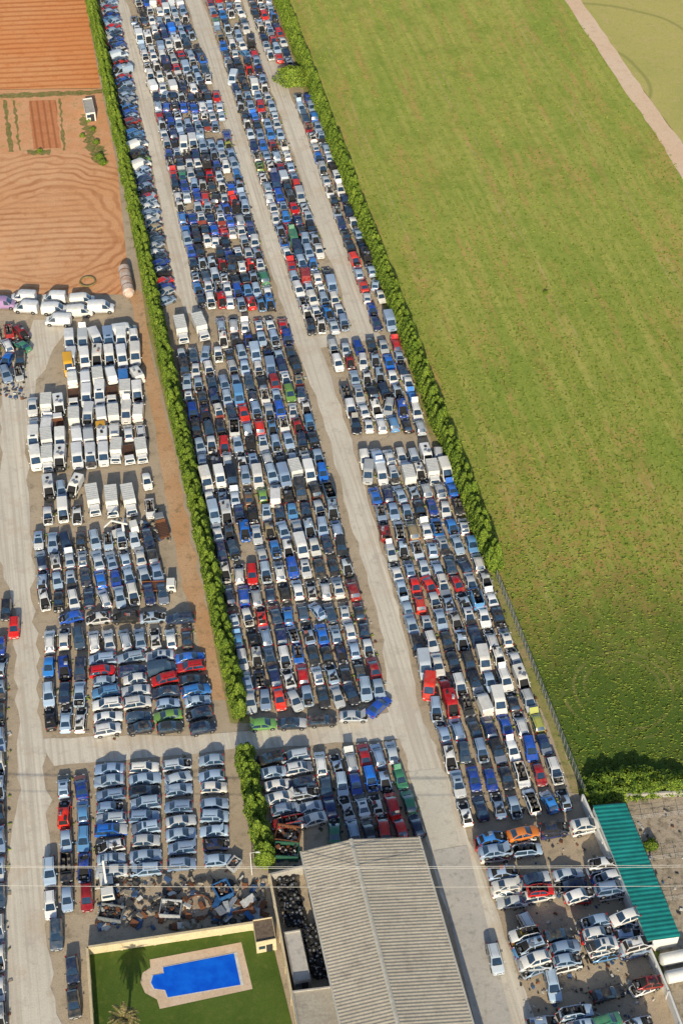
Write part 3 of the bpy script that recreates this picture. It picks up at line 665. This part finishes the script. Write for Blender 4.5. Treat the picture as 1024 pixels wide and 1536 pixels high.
def wall(name,pts,h,th,mat,cap=None):
    mb=MB([mat,cap or mat]); P=[G(x,y,h,0) for x,y in pts]
    for i in range(len(P)-1):
        a,b=P[i],P[i+1]; d=b-a; ang=math.atan2(d.y,d.x)-math.pi/2; c=(a+b)/2
        rot=Matrix.Rotation(ang,3,'Z'); mb.box((c.x,c.y,h/2),(th,d.length,h),0,rot)
        mb.box((c.x,c.y,h+.04),(th+.1,d.length+.1,.08),1,rot)
        n=int(d.length/4)
        for k in range(n+1):
            p=a.lerp(b,k/max(n,1)); mb.box((p.x,p.y,h/2+.03),(th+.14,.35,h+.06),0,rot)
    return obj(name,mb.mesh(name))
wall('pool_garden_wall',[(131,1421),(379,1384)],2.0,.25,creamm)
wall('pool_garden_wall',[(131,1421),(143,1600)],2.0,.25,creamm)
wall('pool_garden_wall',[(404,1312),(447,1545)],2.2,.25,creamm)
wall('yard_wall',[(404,1312),(452,1300)],2.0,.2,greym)
wall('boundary_wall',[(874,1193),(1002,1486),(1060,1640)],2.2,.2,whitem)
wall('field_wall',[(940,1192),(1100,1182)],1.2,.2,greym)
lawn=earth('lawn',(.075,.13,.022),(.11,.17,.03),(.14,.17,.04),(.1,.8,5))
sheet('lawn',[(131,1426),(402,1388),(438,1536),(445,1600),(143,1640)],.10,lawn)
deckm=earth('pool_paving',(.74,.55,.39),(.80,.63,.48),(.62,.47,.34),(.3,1.5,6),bs=.1)
dk=[(225,1440),(362,1414),(379,1484),(240,1514),(236,1500),(218,1490),(211,1474),(214,1460),(226,1452)]
sheet('pool_deck',dk,.13,deckm)
m,t,b=nt('pool_water'); P=N(t,'ShaderNodeNewGeometry').outputs['Position']
n1=noise(t,P,.5,4); t.links.new(mix(t,ramp(t,n1,.3,.7),(.003,.09,.66),(.006,.15,.82)),b.inputs['Base Color']); b.inputs['Roughness'].default_value=.08
bump(t,b,noise(t,P,1.6,4),.25,.1)
pl=[(245,1452),(351,1431),(361,1478),(252,1497),(248,1486),(232,1484),(227,1475),(230,1464),(246,1461)]
cop=plain('coping',(.7,.68,.62),.6)
cc=sum((Vector(p) for p in pl),Vector((0,0)))/len(pl)
sheet('pool_coping',[tuple(cc+(Vector(p)-cc)*1.055) for p in pl],.17,cop); sheet('swimming_pool',pl,.19,m)
PM=[leafmat('frond_mid',(.16,.15,.05),(.22,.20,.07)),leafmat('frond_light',(.30,.22,.12),(.36,.27,.15)),leafmat('frond_dark',(.08,.08,.03),(.12,.11,.04))]
mb=MB(PM+[bark]); rs=random.Random(4); ht=5.5
mb.cyl((0,0,0),(.1,.05,ht*.5),.24,.18,9,3); mb.cyl((.1,.05,ht*.5),(.15,.1,ht),.18,.16,9,3)
for k in range(80):
    a_=rs.uniform(0,6.283); el_=rs.uniform(-.5,1.2); L_=rs.uniform(1.6,2.4); prev=Vector((.15,.1,ht)); dirv=Vector((math.cos(a_)*math.cos(el_),math.sin(a_)*math.cos(el_),math.sin(el_)))
    for sgm in range(7):
        dirv=(dirv+Vector((0,0,-.2))).normalized(); nx=prev+dirv*L_/7; sd_=dirv.cross(Vector((0,0,1))).normalized()
        for lf in(0,.33,.66):
            q=prev.lerp(nx,lf); w_=.48*(1-abs(sgm-2.5)/6)
            for sg in(-1,1):
                mb.quad([q,q+dirv*.12,q+dirv*.2+sd_*sg*w_+Vector((0,0,-.12))],rs.choice((0,0,1,2)))
        prev=nx
pp=G(184,1527,ht); obj('palm_tree',mb.mesh('palm_tree'),(pp.x,pp.y,0))
dm=earth('rough_ground',(.46,.38,.29),(.52,.43,.33),(.26,.22,.16),(.1,.7,4),th=(.45,.65),speck=(.16,.17,.09))
sheet('neighbour_yard',[(938,1196),(1200,1185),(1300,1600),(1055,1600),(1000,1480)],.045,dm)
mb=MB([M['hub'],M['trim']])
for k in range(3):
    a=G(944+k*14,1232+k*62);b=G(1090+k*14,1215+k*62)
    for i in range(9):
        p=a.lerp(b,i/8); mb.box((p.x,p.y,.7),(.08,.08,1.4),0)
    for z in(.5,.9,1.3): mb.cyl((a.x,a.y,z),(b.x,b.y,z),.012,.012,4,0)
obj('wire_fence',mb.mesh('wire_fence'))
mb=MB([whitem,M['hub']])
for k,(x,y) in enumerate(((1012,1436),(1020,1462))):
    p=G(x,y,1.0,0); d=C*2.0
    mb.cyl(p-d+Vector((0,0,1.0)),p+d+Vector((0,0,1.0)),.9,.9,16,0); mb.cyl(p+d+Vector((0,0,1.0)),p+d*1.15+Vector((0,0,1.0)),.9,.5,16,0); mb.cyl(p-d*1.15+Vector((0,0,1.0)),p-d+Vector((0,0,1.0)),.5,.9,16,0)
    for s in(-.6,.6): mb.box(p+d*s+Vector((0,0,.3)),(.3,1.6,.6),1)
obj('storage_tanks',mb.mesh('storage_tanks',40))
sm=earth('silo_shell',(.70,.60,.54),(.55,.36,.26),(.75,.70,.66),(.5,1.5,5),bs=.05,rough=.6)
mb=MB([sm,M['rust']]); c=G(190,422,1.2,0); d=A*4.2; zz=Vector((0,0,1.4))
mb.cyl(c-d+zz,c+d+zz,1.25,1.25,16,0); mb.cyl(c+d+zz,c+d*1.3+zz,1.25,.4,16,1); mb.cyl(c-d*1.15+zz,c-d+zz,.8,1.25,16,0)
for s in(-.6,0,.6): mb.box(c+d*s+Vector((0,0,.25)),(2.2,.3,.5),1); mb.cyl(c+d*s+zz,c+d*(s+.04)+zz,1.28,1.28,16,1)
obj('silo_tank',mb.mesh('silo',40))
mb=block([(124,148),(138,146),(143,168),(129,170)],2.4,whitem,greym); obj('garden_hut',mb.mesh('garden_hut'))
th_=plain('dry_straw',(.30,.24,.10),.95,0,.5,4)
def torus(name,c,Rm,r,mat,n=28,z=.3):
    mb=MB([mat])
    for i in range(n):
        a=i/n*6.283;b=(i+1)/n*6.283
        mb.cyl((c.x+math.cos(a)*Rm,c.y+math.sin(a)*Rm,z),(c.x+math.cos(b)*Rm,c.y+math.sin(b)*Rm,z),r,r,6,0)
    return obj(name,mb.mesh(name))
torus('feeding_ring',G(132,424),1.6,.2,th_); torus('large_hoop',G(298,1362),1.9,.12,M['rust'])
mb=MB([M['tyre'],M['hub']])
def tyrepile(x0,y0,x1,y1,sk,n,h):
    for _ in range(n):
        v=U(0,1); x=U(x0,x1)+v*sk; p=G(x,y0+v*(y1-y0)); z=U(.1,h); q=Vector((U(-.5,.5),U(-.5,.5),1)).normalized()
        c=Vector((p.x,p.y,z)); mb.cyl(c-q*.1,c+q*.1,.32,.32,10,0); mb.cyl(c+q*.1,c+q*.115,.18,.17,8,1 if R()<.6 else 0)
tyrepile(414,1322,444,1392,16,260,1.1); tyrepile(454,1392,480,1468,16,320,1.2)
obj('tyre_pile',mb.mesh('tyre_pile'))
skb=plain('skip_blue',(.04,.15,.38),.6,.1,.4); skw=plain('skip_white',(.5,.52,.55),.6,0,.4)
def skip(name,x,y,L,W,h,ang,mat):
    mb=MB([mat,M['void']]+deb); t=.08
    mb.box((0,0,.15),(W,L,.1),0)
    for s in(-1,1):
        mb.box((s*(W/2-t/2),0,.15+h/2),(t,L,h),0); mb.box((0,s*(L/2-t/2),.15+h/2),(W-2*t,t,h),0)
        for k in range(5): mb.box((s*(W/2+.04),-L/2+L*(k+.5)/5,.15+h/2),(.06,.1,h),0)
        mb.box((s*(W/2),0,.17+h),(.14,L+.05,.06),0)
    for _ in range(40):
        s=U(.2,.7); mb.box((U(-W/2+.3,W/2-.3),U(-L/2+.3,L/2-.3),U(.3,h)),(s,s*U(.3,1),s*.4),random.choice((2,2,3,5)),Matrix.Rotation(U(0,3),3,'Z')@Matrix.Rotation(U(-.6,.6),3,'X'))
    return obj(name,mb.mesh(name),G(x,y,0,.06),ang)
skip('scrap_skip',335,1340,2.6,2.2,1.2,.5,skb); skip('scrap_skip',257,1368,3.0,2.4,1.1,1.5,skw); skip('scrap_skip',168,1374,3.4,2.2,1.0,1.4,plain('skip_grey',(.2,.22,.24),.7)); skip('scrap_skip',432,1258,3.6,2.6,1.4,1.4,M['rust']); skip('scrap_skip',430,1282,3.6,2.4,1.3,1.5,plain('skip_green',(.03,.12,.08),.7)); skip('scrap_skip',352,1300,2.0,1.4,.9,-.6,skw)
mb=MB([skb,skw,M['hub'],M['rust']])
for _ in range(24):
    p=G(U(325,395),U(1356,1384)); mb.box((p.x,p.y,U(.15,1.0)),(U(1,2.4),U(.5,1.2),.06),random.choice((0,1,2,2,3)),Matrix.Rotation(U(0,3),3,'Z')@Matrix.Rotation(U(-.35,.35),3,'X'))
obj('sheet_metal_pile',mb.mesh('sheet_metal_pile'))
def crane(x,y,ang):
    mb=MB([whitem,M['tyre'],M['glass'],M['trim'],M['rust']])
    mb.box((0,0,.8),(2.0,4.5,.3),3); mb.box((0,-1.5,1.7),(1.9,1.4,1.5),0,None,.9); mb.box((0,-2.15,1.95),(1.5,.12,.6),2)
    for sx in(-1,1):
        for yy in(-1.5,1.3): mb.cyl((sx*.75,yy,.45),(sx*1.08,yy,.45),.45,.45,12,1)
    mb.cyl((0,.4,1),(0,.4,3.0),.25,.2,10,0); mb.box((0,.9,3.6),(.28,3.2,.3),0,Matrix.Rotation(.6,3,'X')); mb.box((0,2.9,3.9),(.2,2.0,.2),0,Matrix.Rotation(-.7,3,'X'))
    mb.box((0,1.4,1.0),(1.9,2.0,.1),0)
    for s in(-1,1): mb.box((s*1.3,.3,.6),(.9,.2,.2),0)
    return obj('crane_truck',mb.mesh('crane_truck'),G(x,y,0,.06),ang)
crane(162,1336,.2); crane(190,803,1.9)
# ------------------------------------------------------------------ fence, lamp, power line
mb=MB([M['hub'],M['plate']])
a=G(744,868);b=G(874,1192); n=34
for i in range(n+1):
    p=a.lerp(b,i/n); mb.box((p.x,p.y,1.1),(.1,.1,2.2),0)
    if i<n:
        q=a.lerp(b,(i+1)/n)
        for z in(.2,.55,.9,1.25,1.6,1.95,2.15): mb.cyl((p.x,p.y,z),(q.x,q.y,z),.018,.018,4,0)
obj('chain_link_fence',mb.mesh('chain_link_fence'))
mb=MB([whitem,M['lamp']]); p=G(378,1312)
mb.cyl((0,0,0),(0,0,6),.09,.05,8,0); mb.cyl((0,0,5.9),(.9,0,6.15),.04,.03,6,0); mb.box((1.1,0,6.15),(.6,.22,.1),0,None,.8); mb.box((1.1,0,6.09),(.45,.16,.04),1)
obj('street_lamp',mb.mesh('street_lamp'),p)
wire=plain('wire',(.66,.64,.60),.4,.0)
def line(y0,y1,h):
    mb=MB([wire]); a=G(-320,y0,h); b=G(1340,y1,h); pr=None
    for i in range(41):
        t=i/40; q=a.lerp(b,t); q.z-=4*.9*t*(1-t)
        if pr is not None: mb.cyl(pr,q,.028,.028,5,0)
        pr=q
    obj('power_line',mb.mesh('power_line')); return a,b
wd=plain('timber_pole',(.3,.25,.2),.9)
for y0,y1 in((1296,1294),(1298,1297),(1325,1326)):
    for q in line(y0,y1,11):
        if y0==1298: continue
        mb=MB([wd,M['hub']]); mb.cyl((0,0,0),(0,0,11.2),.16,.1,10,0); mb.box((0,0,10.8),(.12,1.6,.12),0)
        for s in(-.7,0,.7): mb.cyl((0,s,10.86),(0,s,11.05),.05,.03,6,1)
        obj('power_pole',mb.mesh('power_pole'),(q.x,q.y,0))
# ------------------------------------------------------------------ light, sky, camera
el=math.radians(25); az=math.radians(2)
sd=Vector((math.sin(az)*math.cos(el),-math.cos(az)*math.cos(el),math.sin(el)))
sl=bpy.data.lights.new('sun','SUN'); sl.energy=5.0; sl.angle=math.radians(.5); sl.color=(1,.88,.64)
so=bpy.data.objects.new('sun',sl); so.rotation_euler=(sd).to_track_quat('Z','Y').to_euler(); COL.objects.link(so)
w=bpy.data.worlds.new("World"); scene.world=w; w.use_nodes=True; t=w.node_tree
sk=t.nodes.new('ShaderNodeTexSky'); sk.sky_type='NISHITA'; sk.sun_disc=False; sk.sun_elevation=el; sk.sun_rotation=math.pi-az
bg=t.nodes['Background']; bg.inputs['Strength'].default_value=.13; t.links.new(sk.outputs[0],bg.inputs['Color'])
cd=bpy.data.cameras.new('camera'); cam=bpy.data.objects.new('camera',cd); COL.objects.link(cam)
cam.location=(0,0,H); cam.rotation_euler=(math.radians(90)-TH,0,0)
cd.sensor_fit='VERTICAL'; cd.sensor_height=36; cd.lens=36*F/1536; cd.clip_end=9000; cd.clip_start=1
scene.camera=cam
scene.view_settings.view_transform='Standard'; scene.view_settings.look='None'; scene.view_settings.exposure=0
print('cars',len(PLACED),'objects',len(bpy.data.objects))
